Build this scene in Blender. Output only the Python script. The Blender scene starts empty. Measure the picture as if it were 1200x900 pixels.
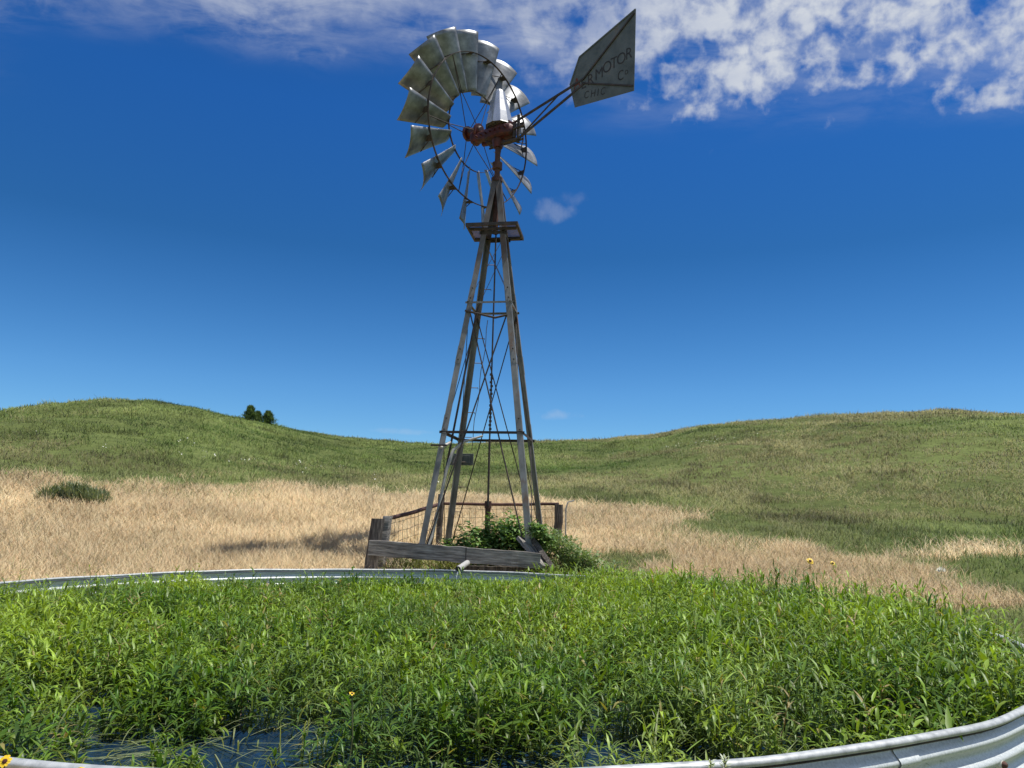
import bpy, math, random
import numpy as np
from mathutils import Vector, Matrix, Quaternion

random.seed(7)
rng = np.random.default_rng(7)
sc = bpy.context.scene
C = bpy.data.collections.new('scene'); sc.collection.children.link(C)
R = math.radians
PI = math.pi

# ------------------------------------------------------------------ helpers
class MB:
    def __init__(s): s.v = []; s.f = []; s.sm = []
    def add(s, vs, fs, smooth=False):
        n = len(s.v); s.v += [tuple(map(float, v)) for v in vs]
        s.f += [tuple(i + n for i in f) for f in fs]; s.sm += [smooth] * len(fs)
        return s
    def box(s, c, d, rot=None):
        m = rot or Matrix.Identity(3)
        vs = [Vector(c) + m @ Vector((sx*d[0]/2, sy*d[1]/2, sz*d[2]/2)) for sx in (-1, 1) for sy in (-1, 1) for sz in (-1, 1)]
        return s.add(vs, [(0,1,3,2),(4,6,7,5),(0,4,5,1),(2,3,7,6),(0,2,6,4),(1,5,7,3)])
    def tube(s, pts, r, n=8, caps=True, closed=False, smooth=True):
        pts = [Vector(p) for p in pts]; N = len(pts)
        rr = r if isinstance(r, (list, tuple)) else [r] * N
        vs = []; up = None
        for i, p in enumerate(pts):
            if closed: d = pts[(i+1) % N] - pts[i-1]
            else: d = pts[min(i+1, N-1)] - pts[max(i-1, 0)]
            d.normalize()
            if up is None: up = Vector((0, 0, 1)) if abs(d.z) < .9 else Vector((1, 0, 0))
            a = (up - d * up.dot(d)).normalized(); b = d.cross(a); up = a
            for k in range(n):
                t = 2*PI*(k+.5)/n
                vs.append(p + (a*math.cos(t) + b*math.sin(t)) * rr[i])
        fs = []
        for i in range(N if closed else N-1):
            j = (i+1) % N
            for k in range(n):
                fs.append((i*n+k, i*n+(k+1) % n, j*n+(k+1) % n, j*n+k))
        s.add(vs, fs, smooth)
        if caps and not closed:
            s.add(vs[:n], [tuple(range(n))[::-1]]); s.add(vs[-n:], [tuple(range(n))])
        return s
    def bar(s, p0, p1, w, t, side=(0, 0, 1)):
        p0, p1 = Vector(p0), Vector(p1); d = (p1-p0).normalized(); sd = Vector(side)
        a = (sd - d*sd.dot(d)).normalized(); b = d.cross(a)
        m = Matrix((d, a, b)).transposed()
        return s.box((p0+p1)/2, ((p1-p0).length, w, t), m)
    def prism(s, poly, ax, ay, p0, p1):
        ax, ay, p0, p1 = Vector(ax), Vector(ay), Vector(p0), Vector(p1); n = len(poly)
        vs = [p + ax*x + ay*y for p in (p0, p1) for x, y in poly]
        fs = [(k, (k+1) % n, n+(k+1) % n, n+k) for k in range(n)]
        fs += [tuple(range(n))[::-1], tuple(range(n, 2*n))]
        return s.add(vs, fs)
    def angle(s, p0, p1, ax, ay, w=.075, t=.008):
        return s.prism([(0, 0), (w, 0), (w, t), (t, t), (t, w), (0, w)], ax, ay, p0, p1)
    def build(s, name, m, parent=None, bevel=0):
        me = bpy.data.meshes.new(name); me.from_pydata(s.v, [], s.f); me.update()
        me.polygons.foreach_set('use_smooth', s.sm)
        return link(name, me, m, parent, bevel)

def link(name, me, m, parent=None, bevel=0):
    if m: me.materials.append(m)
    o = bpy.data.objects.new(name, me); C.objects.link(o)
    if parent is not None:
        o.parent = parent
        if parent.type == 'EMPTY' or True:
            bpy.context.view_layer.update()
            o.matrix_parent_inverse = parent.matrix_world.inverted()
    if bevel:
        b = o.modifiers.new('bevel', 'BEVEL'); b.width = bevel; b.segments = 2; b.limit_method = 'ANGLE'
    return o

def tag(o, label=None, cat=None, group=None, kind=None):
    if label: o['label'] = label
    if cat: o['category'] = cat
    if group: o['group'] = group
    if kind: o['kind'] = kind
    return o

def empty(name, loc, label, cat, group=None):
    o = bpy.data.objects.new(name, None); C.objects.link(o); o.location = loc; o.empty_display_size = .1
    return tag(o, label, cat, group)

def npmesh(name, V, F, m, col=None, parent=None, smooth=False):
    """V (n,3), F (m,4), col (n,3)"""
    me = bpy.data.meshes.new(name)
    V = np.ascontiguousarray(V, np.float32); F = np.ascontiguousarray(F, np.int32)
    me.vertices.add(len(V)); me.vertices.foreach_set('co', V.ravel())
    me.loops.add(F.size); me.loops.foreach_set('vertex_index', F.ravel())
    me.polygons.add(len(F))
    me.polygons.foreach_set('loop_start', np.arange(0, F.size, F.shape[1], dtype=np.int32))
    me.update(calc_edges=True)
    if smooth: me.polygons.foreach_set('use_smooth', np.ones(len(F), bool))
    if col is not None:
        at = me.color_attributes.new('tint', 'FLOAT_COLOR', 'POINT')
        c4 = np.ones((len(V), 4), np.float32); c4[:, :3] = np.clip(col, 0, 1)
        at.data.foreach_set('color', c4.ravel())
    return link(name, me, m, parent)

# --------------------------------------------------------------- numpy noise
_tab = rng.random((256, 256))
def vnoise(x, y):
    xi = np.floor(x).astype(int); yi = np.floor(y).astype(int); fx = x-xi; fy = y-yi
    fx = fx*fx*(3-2*fx); fy = fy*fy*(3-2*fy)
    g = lambda a, b: _tab[a % 256, b % 256]
    return (g(xi, yi)*(1-fx)+g(xi+1, yi)*fx)*(1-fy)+(g(xi, yi+1)*(1-fx)+g(xi+1, yi+1)*fx)*fy
def fbm(x, y, o=4):
    s = 0; a = .5; t = 0
    for i in range(o):
        s = s+a*vnoise(x*2**i+17.3*i, y*2**i+5.7*i); t += a; a *= .5
    return s/t
def sstep(a, b, x):
    t = np.clip((x-a)/(b-a), 0, 1); return t*t*(3-2*t)

# ------------------------------------------------------------------ materials
def mat(name):
    m = bpy.data.materials.new(name); m.use_nodes = True
    nt = m.node_tree; nt.nodes.clear()
    out = nt.nodes.new('ShaderNodeOutputMaterial')
    return m, nt, out
def N(nt, t, **kw):
    n = nt.nodes.new(t)
    for k, v in kw.items():
        if hasattr(n, k): setattr(n, k, v)
        else: n.inputs[k.replace('_', ' ')].default_value = v
    return n
def noise_mix(nt, cols, scale, detail=6, stretch=(1, 1, 1), pos=None, rough=.6):
    tc = N(nt, 'ShaderNodeTexCoord'); mp = N(nt, 'ShaderNodeMapping'); mp.inputs['Scale'].default_value = stretch
    nz = N(nt, 'ShaderNodeTexNoise'); nz.inputs['Scale'].default_value = scale; nz.inputs['Detail'].default_value = detail
    nz.inputs['Roughness'].default_value = rough
    rp = N(nt, 'ShaderNodeValToRGB')
    nt.links.new(tc.outputs['Object'], mp.inputs[0]); nt.links.new(mp.outputs[0], nz.inputs[0]); nt.links.new(nz.outputs[0], rp.inputs[0])
    pos = pos or [.3+.4*i/(len(cols)-1) for i in range(len(cols))]
    while len(rp.color_ramp.elements) < len(cols): rp.color_ramp.elements.new(.5)
    for e, p_, c in zip(rp.color_ramp.elements, pos, cols): e.position = p_; e.color = (*c, 1)
    return rp, nz
def simple(name, cols, scale=8, metal=0., rough=.5, stretch=(1, 1, 1), bump=0., bscale=None, pos=None, stain=None, detail=6, rvar=0.):
    m, nt, out = mat(name)
    p = N(nt, 'ShaderNodeBsdfPrincipled'); p.inputs['Metallic'].default_value = metal; p.inputs['Roughness'].default_value = rough
    rp, nz = noise_mix(nt, cols, scale, detail, stretch, pos)
    src = rp.outputs[0]
    if stain:
        r2, n2 = noise_mix(nt, [(0, 0, 0), (1, 1, 1)], stain[1], 8, stretch, [stain[2], stain[2]+.12])
        mx = N(nt, 'ShaderNodeMix'); mx.data_type = 'RGBA'
        nt.links.new(r2.outputs[0], mx.inputs[0]); nt.links.new(src, mx.inputs[6]); mx.inputs[7].default_value = (*stain[0], 1)
        src = mx.outputs[2]
    nt.links.new(src, p.inputs['Base Color'])
    if rvar:
        mr = N(nt, 'ShaderNodeMapRange'); mr.inputs[3].default_value = rough-rvar; mr.inputs[4].default_value = rough+rvar
        nt.links.new(nz.outputs[0], mr.inputs[0]); nt.links.new(mr.outputs[0], p.inputs['Roughness'])
    if bump:
        rb, nb = noise_mix(nt, [(0, 0, 0), (1, 1, 1)], bscale or scale*3, 8, stretch)
        b = N(nt, 'ShaderNodeBump'); b.inputs['Strength'].default_value = bump; b.inputs['Distance'].default_value = .01
        nt.links.new(nb.outputs[0], b.inputs['Height']); nt.links.new(b.outputs[0], p.inputs['Normal'])
    nt.links.new(p.outputs[0], out.inputs[0])
    return m
def leafmat(name, trans=.35, rough=.5, spec=.3, tw=(1.15, 1.2, .5), up=.0):
    m, nt, out = mat(name)
    a = N(nt, 'ShaderNodeAttribute'); a.attribute_name = 'tint'
    p = N(nt, 'ShaderNodeBsdfPrincipled'); p.inputs['Roughness'].default_value = rough; p.inputs['Specular IOR Level'].default_value = spec
    t = N(nt, 'ShaderNodeBsdfTranslucent'); mx = N(nt, 'ShaderNodeMixShader'); mx.inputs[0].default_value = trans
    mu = N(nt, 'ShaderNodeMix'); mu.data_type = 'RGBA'; mu.blend_type = 'MULTIPLY'; mu.inputs[0].default_value = 1; mu.inputs[7].default_value = (*tw, 1)
    nt.links.new(a.outputs['Color'], p.inputs['Base Color']); nt.links.new(a.outputs['Color'], mu.inputs[6]); nt.links.new(mu.outputs[2], t.inputs[0])
    if up:   # short fuzzy blades scatter light like a soft pile: lean the shading normal upwards
        ge = N(nt, 'ShaderNodeNewGeometry'); va = N(nt, 'ShaderNodeVectorMath'); va.operation = 'ADD'; va.inputs[1].default_value = (0, 0, up)
        vn = N(nt, 'ShaderNodeVectorMath'); vn.operation = 'NORMALIZE'
        nt.links.new(ge.outputs['Normal'], va.inputs[0]); nt.links.new(va.outputs[0], vn.inputs[0]); nt.links.new(vn.outputs[0], p.inputs['Normal'])
    nt.links.new(p.outputs[0], mx.inputs[1]); nt.links.new(t.outputs[0], mx.inputs[2]); nt.links.new(mx.outputs[0], out.inputs[0])
    return m

M_leaf = leafmat('pond_leaf', .32, .42, .42, (1.3, 1.25, .35), up=.1)
M_grass = leafmat('grass_blade', .28, .6, .2, (1.1, 1.05, .8), up=1.9)
M_bush = leafmat('bush_leaf', .25, .5, .3, up=.4)
M_ground = None
def groundmat():
    m, nt, out = mat('soil_and_turf')
    a = N(nt, 'ShaderNodeAttribute'); a.attribute_name = 'tint'
    p = N(nt, 'ShaderNodeBsdfPrincipled'); p.inputs['Roughness'].default_value = .95; p.inputs['Specular IOR Level'].default_value = .1
    rp, nz = noise_mix(nt, [(.55, .55, .55), (1.3, 1.3, 1.3)], 2.2, 10, rough=.75)
    mu = N(nt, 'ShaderNodeMix'); mu.data_type = 'RGBA'; mu.blend_type = 'MULTIPLY'; mu.inputs[0].default_value = 1
    nt.links.new(a.outputs['Color'], mu.inputs[6]); nt.links.new(rp.outputs[0], mu.inputs[7]); nt.links.new(mu.outputs[2], p.inputs['Base Color'])
    nt.links.new(p.outputs[0], out.inputs[0]); return m
M_ground = groundmat()
M_galv = simple('galvanised_sheet', [(.12, .127, .133), (.21, .22, .228), (.36, .37, .378)], 5.5, .5, .42, bump=.1, stain=((.22, .17, .12), 2.6, .66), rvar=.1)
M_vane = simple('weathered_galvanised_vane', [(.075, .088, .082), (.115, .13, .122), (.155, .168, .158)], 5, .3, .6, bump=.1, stain=((.16, .10, .06), 5, .62))
M_tank = simple('galvanised_tank_steel', [(.52, .56, .55), (.63, .67, .66), (.74, .78, .77)], 130, .25, .5, bump=.0, stain=((.27, .235, .18), 9, .66), detail=3, rvar=.05)
M_rim = simple('rim_steel', [(.30, .32, .315), (.46, .48, .475), (.60, .62, .61)], 26, .25, .5, bump=.04, stain=((.22, .2, .17), 3.0, .63), rvar=.12)
M_angle = simple('angle_iron', [(.12, .118, .108), (.22, .22, .205), (.32, .32, .305)], 4, .3, .6, stretch=(1, 1, .6), bump=.15, stain=((.20, .11, .06), 3, .56))
def add_height_rust(m, z0, z1, col):
    nt = m.node_tree; p = [n for n in nt.nodes if n.type == 'BSDF_PRINCIPLED'][0]; src = p.inputs['Base Color'].links[0].from_socket
    tc_ = N(nt, 'ShaderNodeTexCoord'); sp = N(nt, 'ShaderNodeSeparateXYZ'); nt.links.new(tc_.outputs['Object'], sp.inputs[0])
    mr = N(nt, 'ShaderNodeMapRange'); mr.inputs[1].default_value = z0; mr.inputs[2].default_value = z1; nt.links.new(sp.outputs[2], mr.inputs[0])
    nz_ = N(nt, 'ShaderNodeTexNoise'); nz_.inputs['Scale'].default_value = 3; nt.links.new(tc_.outputs['Object'], nz_.inputs[0])
    ml = N(nt, 'ShaderNodeMath'); ml.operation = 'MULTIPLY'; ml.use_clamp = True; m2 = N(nt, 'ShaderNodeMath'); m2.operation = 'MULTIPLY'; m2.inputs[1].default_value = 1.7
    nt.links.new(nz_.outputs[0], m2.inputs[0]); nt.links.new(mr.outputs[0], ml.inputs[0]); nt.links.new(m2.outputs[0], ml.inputs[1])
    mx = N(nt, 'ShaderNodeMix'); mx.data_type = 'RGBA'; nt.links.new(ml.outputs[0], mx.inputs[0]); nt.links.new(src, mx.inputs[6]); mx.inputs[7].default_value = (*col, 1)
    nt.links.new(mx.outputs[2], p.inputs['Base Color'])
add_height_rust(M_angle, 3.9, 6.0, (.06, .046, .038))
M_dark = simple('dark_rusted_iron_and_rim_shade_dirt', [(.03, .026, .024), (.06, .05, .045), (.10, .07, .055)], 10, .3, .7, bump=.2)
M_rust = simple('rusted_pipe', [(.03, .015, .012), (.08, .036, .028), (.14, .07, .05)], 8, .2, .75, bump=.3)
M_red = simple('red_painted_casting', [(.02, .006, .005), (.065, .010, .008), (.13, .022, .017)], 12, .1, .5, bump=.35, stain=((.03, .02, .018), 7, .55))
M_silver = simple('bright_galvanised_hood', [(.5, .5, .48), (.62, .62, .60), (.72, .72, .69)], 4, .85, .26, bump=.05, stain=((.35, .32, .27), 6, .68))
M_wood = simple('weathered_grey_timber', [(.07, .063, .055), (.24, .22, .195), (.46, .43, .385)], 7, 0, .85, stretch=(.6, 7, 7), bump=.7, bscale=9, detail=10)
M_wood2 = simple('dark_old_timber', [(.025, .02, .017), (.08, .068, .058), (.19, .165, .14)], 7, 0, .9, stretch=(6, 6, .7), bump=.7, bscale=9, detail=10)
M_palewood = simple('pale_pipe_steel', [(.32, .31, .29), (.45, .44, .41), (.55, .54, .5)], 10, .2, .6)
M_wire = simple('rusty_wire', [(.10, .07, .05), (.17, .13, .10)], 20, .2, .7)
M_pvc = simple('white_outlet_pipe', [(.45, .44, .42), (.62, .61, .58)], 8, 0, .4)
M_grid = simple('expanded_steel_floor', [(.16, .12, .14), (.25, .2, .23)], 12, .3, .6)
M_yellow = simple('yellow_petal', [(.75, .48, .01), (.85, .6, .03)], 20, 0, .5)
M_brown = simple('maroon_flower_disc', [(.05, .012, .006), (.10, .02, .01)], 60, 0, .8, bump=.6)
M_cream = simple('cream_blossom', [(.6, .6, .5), (.8, .8, .7)], 30, 0, .7)
M_letter = simple('faded_black_paint', [(.018, .018, .018), (.045, .04, .038)], 10, 0, .7)
M_redletter = simple('faded_red_paint', [(.10, .02, .012), (.16, .04, .025)], 10, 0, .7)

def watermat():
    m, nt, out = mat('pond_water')
    p = N(nt, 'ShaderNodeBsdfPrincipled'); p.inputs['Base Color'].default_value = (.006, .022, .055, 1)
    p.inputs['Roughness'].default_value = .06; p.inputs['IOR'].default_value = 1.33; p.inputs['Specular IOR Level'].default_value = .6
    rb, nb = noise_mix(nt, [(0, 0, 0), (1, 1, 1)], 9, 3, (1, 1.6, 1))
    b = N(nt, 'ShaderNodeBump'); b.inputs['Strength'].default_value = .35; b.inputs['Distance'].default_value = .02
    nt.links.new(nb.outputs[0], b.inputs['Height']); nt.links.new(b.outputs[0], p.inputs['Normal'])
    nt.links.new(p.outputs[0], out.inputs[0]); return m
M_water = watermat()

# --------------------------------------------------------------------- camera
F_PX, PITCH, ROLL, CZ = 900., math.atan(157/900), R(1.5), 1.24
cam = bpy.data.cameras.new('camera'); co = bpy.data.objects.new('camera', cam); C.objects.link(co)
cam.sensor_width = 36; cam.lens = 36*F_PX/1200; cam.clip_start = .05; cam.clip_end = 6000
co.matrix_world = Matrix.Translation((0, 0, CZ)) @ Matrix.Rotation(PI/2+PITCH, 4, 'X') @ Matrix.Rotation(ROLL, 4, 'Z')
sc.camera = co

# ---------------------------------------------------------------- light + sky
SUN_EL, SUN_AZ = R(71), R(95)          # azimuth measured from +Y (view direction) towards +X
sd = Vector((math.sin(SUN_AZ)*math.cos(SUN_EL), math.cos(SUN_AZ)*math.cos(SUN_EL), math.sin(SUN_EL)))
sl = bpy.data.lights.new('sun', 'SUN'); sl.energy = 5.0; sl.angle = R(.53); sl.color = (1, .955, .89)
so = bpy.data.objects.new('sun', sl); C.objects.link(so); so.rotation_euler = (-sd).to_track_quat('-Z', 'Y').to_euler()
w = bpy.data.worlds.new('World'); sc.world = w; w.use_nodes = True
nt = w.node_tree; nt.nodes.clear()
L = nt.links.new
out = N(nt, 'ShaderNodeOutputWorld'); bg = N(nt, 'ShaderNodeBackground'); bg.inputs[1].default_value = .10
sky = N(nt, 'ShaderNodeTexSky'); sky.sky_type = 'NISHITA'; sky.sun_disc = False
sky.sun_elevation = SUN_EL; sky.sun_rotation = SUN_AZ; sky.altitude = 1200; sky.air_density = 1.0; sky.dust_density = .15; sky.ozone_density = 3.0
tc = N(nt, 'ShaderNodeTexCoord'); sx = N(nt, 'ShaderNodeSeparateXYZ'); L(tc.outputs['Generated'], sx.inputs[0])
def mth(op, a, b=None, c=None, clamp=False):
    n = N(nt, 'ShaderNodeMath'); n.operation = op; n.use_clamp = clamp
    for i, v in enumerate((a, b, c)):
        if v is None: continue
        if isinstance(v, (int, float)): n.inputs[i].default_value = v
        else: L(v, n.inputs[i])
    return n.outputs[0]
zc = mth('MAXIMUM', sx.outputs[2], .02)
px = mth('DIVIDE', sx.outputs[0], zc); py = mth('DIVIDE', sx.outputs[1], zc)
cb = N(nt, 'ShaderNodeCombineXYZ'); L(px, cb.inputs[0]); L(py, cb.inputs[1])
def nz(scale, detail, rough, off=(0, 0, 0), sxyz=(1, 1, 1), dist=0):
    mp = N(nt, 'ShaderNodeMapping'); mp.inputs['Location'].default_value = off; mp.inputs['Scale'].default_value = sxyz
    L(cb.outputs[0], mp.inputs[0])
    n = N(nt, 'ShaderNodeTexNoise'); n.inputs['Scale'].default_value = scale; n.inputs['Detail'].default_value = detail
    n.inputs['Roughness'].default_value = rough; n.inputs['Distortion'].default_value = dist
    L(mp.outputs[0], n.inputs[0]); return n.outputs[0]
def rng_(v, a, b, c=0., d=1., smooth=True):
    n = N(nt, 'ShaderNodeMapRange'); n.interpolation_type = 'SMOOTHSTEP' if smooth else 'LINEAR'
    for i, q in enumerate((a, b, c, d)): n.inputs[i+1].default_value = q
    L(v, n.inputs[0]); return n.outputs[0]
big = nz(1.1, 3, .5, (3.1, 1.7, 0))
# cloud deck edge: nearer to the zenith than ~py 1.55, bulging to the right
edge = mth('ADD', py, mth('MULTIPLY', mth('SUBTRACT', big, .5), -.9))
bulge = mth('MULTIPLY', rng_(px, -.1, .7), -.28)
edge = mth('ADD', edge, bulge)
bulge3 = mth('MULTIPLY', rng_(px, -.25, -.8), -.05)
edge = mth('ADD', edge, bulge3)
bulge2 = mth('MULTIPLY', rng_(px, .6, 1.1), .20)
edge = mth('ADD', edge, bulge2)
deck = rng_(edge, 1.80, 1.34, 0, 1)
_n = N(nt, 'ShaderNodeTexNoise'); _n.inputs['Scale'].default_value = 36; _n.inputs['Detail'].default_value = 5; _n.inputs['Roughness'].default_value = .52; _n.inputs['Distortion'].default_value = .15
L(tc.outputs['Generated'], _n.inputs[0]); cells = _n.outputs[0]
mid = nz(3.4, 4, .5, (5, 2, 0))
cl = mth('ADD', mth('MULTIPLY', cells, .75), mth('MULTIPLY', mid, .35))
rightness = rng_(px, -.2, .55)
thr_v = mth('ADD', cl, mth('MULTIPLY', mth('SUBTRACT', deck, 1), .30))
hard = rng_(thr_v, .43, .69)
wisp = nz(6, 8, .62, (1, 7, 0), (.75, 1.3, 1), .4)
soft = mth('MULTIPLY', rng_(wisp, .33, .72), mth('MULTIPLY', mth('POWER', deck, 1.6), .8))
mixc = mth('ADD', mth('MULTIPLY', hard, mth('ADD', mth('MULTIPLY', rightness, .70), .16)), mth('MULTIPLY', soft, mth('SUBTRACT', .66, mth('MULTIPLY', rightness, .36))), None, True)
mixc = mth('MULTIPLY', mixc, rng_(deck, 0, .55))
# a few stray puffs: direction-localised
def puff(cx, cy, rx, ry, amt):
    a = mth('DIVIDE', mth('SUBTRACT', px, cx), rx); b = mth('DIVIDE', mth('SUBTRACT', py, cy), ry)
    d = mth('ADD', mth('MULTIPLY', a, a), mth('MULTIPLY', b, b))
    g = rng_(mth('ADD', d, mth('MULTIPLY', mth('SUBTRACT', cells, .5), 5.5)), 1.3, -.8, 0, amt)
    return g
mixc = mth('MAXIMUM', mixc, puff(.125, 2.40, .075, .10, .20))
mixc = mth('MAXIMUM', mixc, puff(.17, 2.30, .05, .06, .10))
mixc = mth('MAXIMUM', mixc, puff(.42, 7.5, .25, .4, .22))
mixc = mth('MAXIMUM', mixc, puff(-1.35, 9.3, .35, .35, .16))
mixc = mth('MULTIPLY', mixc, mth('GREATER_THAN', sx.outputs[2], .03))
# sky colour: saturate, deepen upwards
hs = N(nt, 'ShaderNodeHueSaturation'); hs.inputs['Saturation'].default_value = 1.22; hs.inputs['Value'].default_value = 1.0
L(sky.outputs[0], hs.inputs['Color'])
gm = N(nt, 'ShaderNodeMix'); gm.data_type = 'RGBA'; gm.blend_type = 'MULTIPLY'; gm.inputs[0].default_value = 1
gr = N(nt, 'ShaderNodeValToRGB'); L(sx.outputs[2], gr.inputs[0])
gr.color_ramp.elements[0].position = .02; gr.color_ramp.elements[0].color = (.80, 1.08, 1.26, 1)
gr.color_ramp.elements[1].position = .6; gr.color_ramp.elements[1].color = (.33, .78, 1.18, 1)
e_ = gr.color_ramp.elements.new(.16); e_.color = (.70, 1.02, 1.22, 1); e_ = gr.color_ramp.elements.new(.33); e_.color = (.36, .74, .97, 1); e_ = gr.color_ramp.elements.new(.48); e_.color = (.35, .81, 1.20, 1)
L(hs.outputs[0], gm.inputs[6]); L(gr.outputs[0], gm.inputs[7])
mx = N(nt, 'ShaderNodeMix'); mx.data_type = 'RGBA'; L(mixc, mx.inputs[0]); L(gm.outputs[2], mx.inputs[6]); mx.inputs[7].default_value = (6.2, 6.6, 7.3, 1)
L(mx.outputs[2], bg.inputs[0]); L(bg.outputs[0], out.inputs[0])

# -------------------------------------------------------------------- terrain
TC = np.array([-.561, 5.641]); TR = 3.649; RIMZ = .62; WZ = .39
def unp(x, y):
    u = (x-600)/F_PX; v = (450-y)/F_PX; c, s = math.cos(ROLL), math.sin(ROLL); u, v = c*u-s*v, s*u+c*v
    f_, z_ = math.cos(PITCH)-v*math.sin(PITCH), math.sin(PITCH)+v*math.cos(PITCH)
    return math.degrees(math.atan2(u, f_)), z_/math.hypot(u, f_)
_rd = [(-700, 505), (-300, 495), (0, 482), (60, 473), (120, 468), (180, 469), (230, 477), (270, 486), (300, 493), (340, 502), (380, 511), (430, 519), (480, 522), (560, 521), (640, 518), (700, 517), (760, 510), (820, 499), (900, 491), (1000, 487), (1100, 484), (1200, 488), (1350, 494), (1800, 510)]
_pa = [unp(q[0], q[1]+7) for q in _rd]
_az = np.array([-180, -100]+[q[0] for q in _pa]+[100, 180]); _el = np.array([.05, .08]+[q[1] for q in _pa]+[.07, .05])
_ra = np.array([-180, -50, -34, -22, -8, 0, 10, 25, 40, 60, 180.]); _rr = np.array([70, 60, 46, 48, 66, 74, 70, 60, 56, 60, 70.])
_z20a = np.array([-180, -60, -34, -10, 5, 20, 34, 60, 180.]); _z20 = np.array([1., 1.9, 2.15, 1.95, 1.85, 1.62, 1.45, 1.3, 1.])
def terrain(x, y):
    r = np.hypot(x, y); az = np.degrees(np.arctan2(x, y))
    el = np.interp(az, _az, _el); rr = np.interp(az, _ra, _rr); z20 = np.interp(az, _z20a, _z20)
    k = z20/1.9
    zb = np.interp(r, [0, 4, 9, 10, 12, 15, 20], [0, 0, .38, .50, .80, 1.25, 1.9])
    # smooth kinks
    zb = (zb+np.interp(r+.7, [0, 4, 9, 10, 12, 15, 20], [0, 0, .38, .50, .80, 1.25, 1.9])+np.interp(r-.7, [0, 4, 9, 10, 12, 15, 20], [0, 0, .38, .50, .80, 1.25, 1.9]))/3
    zb = zb*(1+(k-1)*sstep(8, 20, r))
    zr = CZ+rr*el
    u = (r-20)/(rr-20); uu = np.clip(u, 0, 1)
    zh = z20+(zr-z20)*(uu*(1.28-.28*uu**3))
    zh = np.where(u > 1, zr-(r-rr)**1.15*.16*sstep(0, 8, r-rr)-(r-rr)*.0, zh)
    zh = np.maximum(zh, -3.)
    z = np.where(r < 20, zb, zh)
    n1 = fbm(x/14+3, y/14+9, 4)-.5; n2 = fbm(x/3.1+31, y/3.1+7, 4)-.5
    z = z+n1*1.1*sstep(16, 34, r)*sstep(-.2, .3, u)+n2*(.10*sstep(9, 14, r)+.38*sstep(20, 40, r))
    z = np.where(r > 150, np.minimum(z, -3.), z)
    d = np.hypot(x-TC[0], y-TC[1])
    z = np.where(d < TR-.05, np.minimum(z, .08), z)
    return z
_tan_a = np.array([-60, -34, -20, -8, 0, 8, 14, 18, 34, 60.]); _tan_r = np.array([18.4, 17.7, 16.9, 17.3, 17.8, 17, 15.2, 13.4, 12.4, 12.])
def tanmask(x, y):
    r = np.hypot(x, y); az = np.degrees(np.arctan2(x, y)); e = np.interp(az, _tan_a, _tan_r)
    n = (fbm(x/2.4, y/3.4, 5)-.5)*7.0+(fbm(x/.7+9, y/1.3, 3)-.5)*2.2
    m = sstep(1.9, -1.9, r-e-n*1.1+(rng.random(np.shape(x))-.5)*.8)
    g = fbm(x/1.7+40, y/1.7, 4)                       # green patches in the dry grass, more on the right
    m = m*(1-sstep(.56, .66, g+.20*sstep(12, 26, az)*sstep(14, 9.5, r)+.09*sstep(18, 30, az)+.05*sstep(5, 20, az)-.5*sstep(8, -5, az)))
    # green fringe outside the tank, right side
    m = m*(1-sstep(1.2, .2, np.hypot(x-TC[0], y-TC[1])-TR-.1+(g-.5)*2)*sstep(0, 1.0, x)*.9)
    return m
TANG = np.array([.46, .37, .21]); GRG = np.array([.11, .135, .04])
aza = np.concatenate([np.arange(-180, -46, 3.), np.arange(-46, 46, .3), np.arange(46, 180, 3.)]); aza = np.radians(aza)
rad = np.concatenate([np.linspace(.4, 9, 40), np.linspace(9.2, 24, 90), np.geomspace(24.4, 130, 150), np.geomspace(140, 3500, 16)])
A, B = np.meshgrid(aza, rad, indexing='ij'); X = B*np.sin(A); Y = B*np.cos(A); Z = terrain(X, Y)
tm = tanmask(X, Y)[..., None]
n = fbm(X/5, Y/5, 5)[..., None]
colg = (GRG*(.6+.9*n))*(1-tm)+TANG*(.6+.8*n)*tm
na, nr = X.shape
V = np.stack([X, Y, Z], -1).reshape(-1, 3)
ia, ir = np.meshgrid(np.arange(na), np.arange(nr-1), indexing='ij'); ja = (ia+1) % na
Fq = np.stack([ia*nr+ir, ia*nr+ir+1, ja*nr+ir+1, ja*nr+ir], -1).reshape(-1, 4)
# close the centre with a small fan of quads
cidx = len(V); V = np.vstack([V, [[0, 0, 0]]]); colf = np.vstack([colg.reshape(-1, 3), [GRG]])
ev = np.arange(0, na-1, 2)
Fc = np.stack([np.full(len(ev), cidx), ev*nr, ((ev+1) % na)*nr, ((ev+2) % na)*nr], -1)
g = npmesh('ground', V, np.vstack([Fq, Fc]), M_ground, colf, smooth=True)
tag(g, kind='structure')

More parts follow.
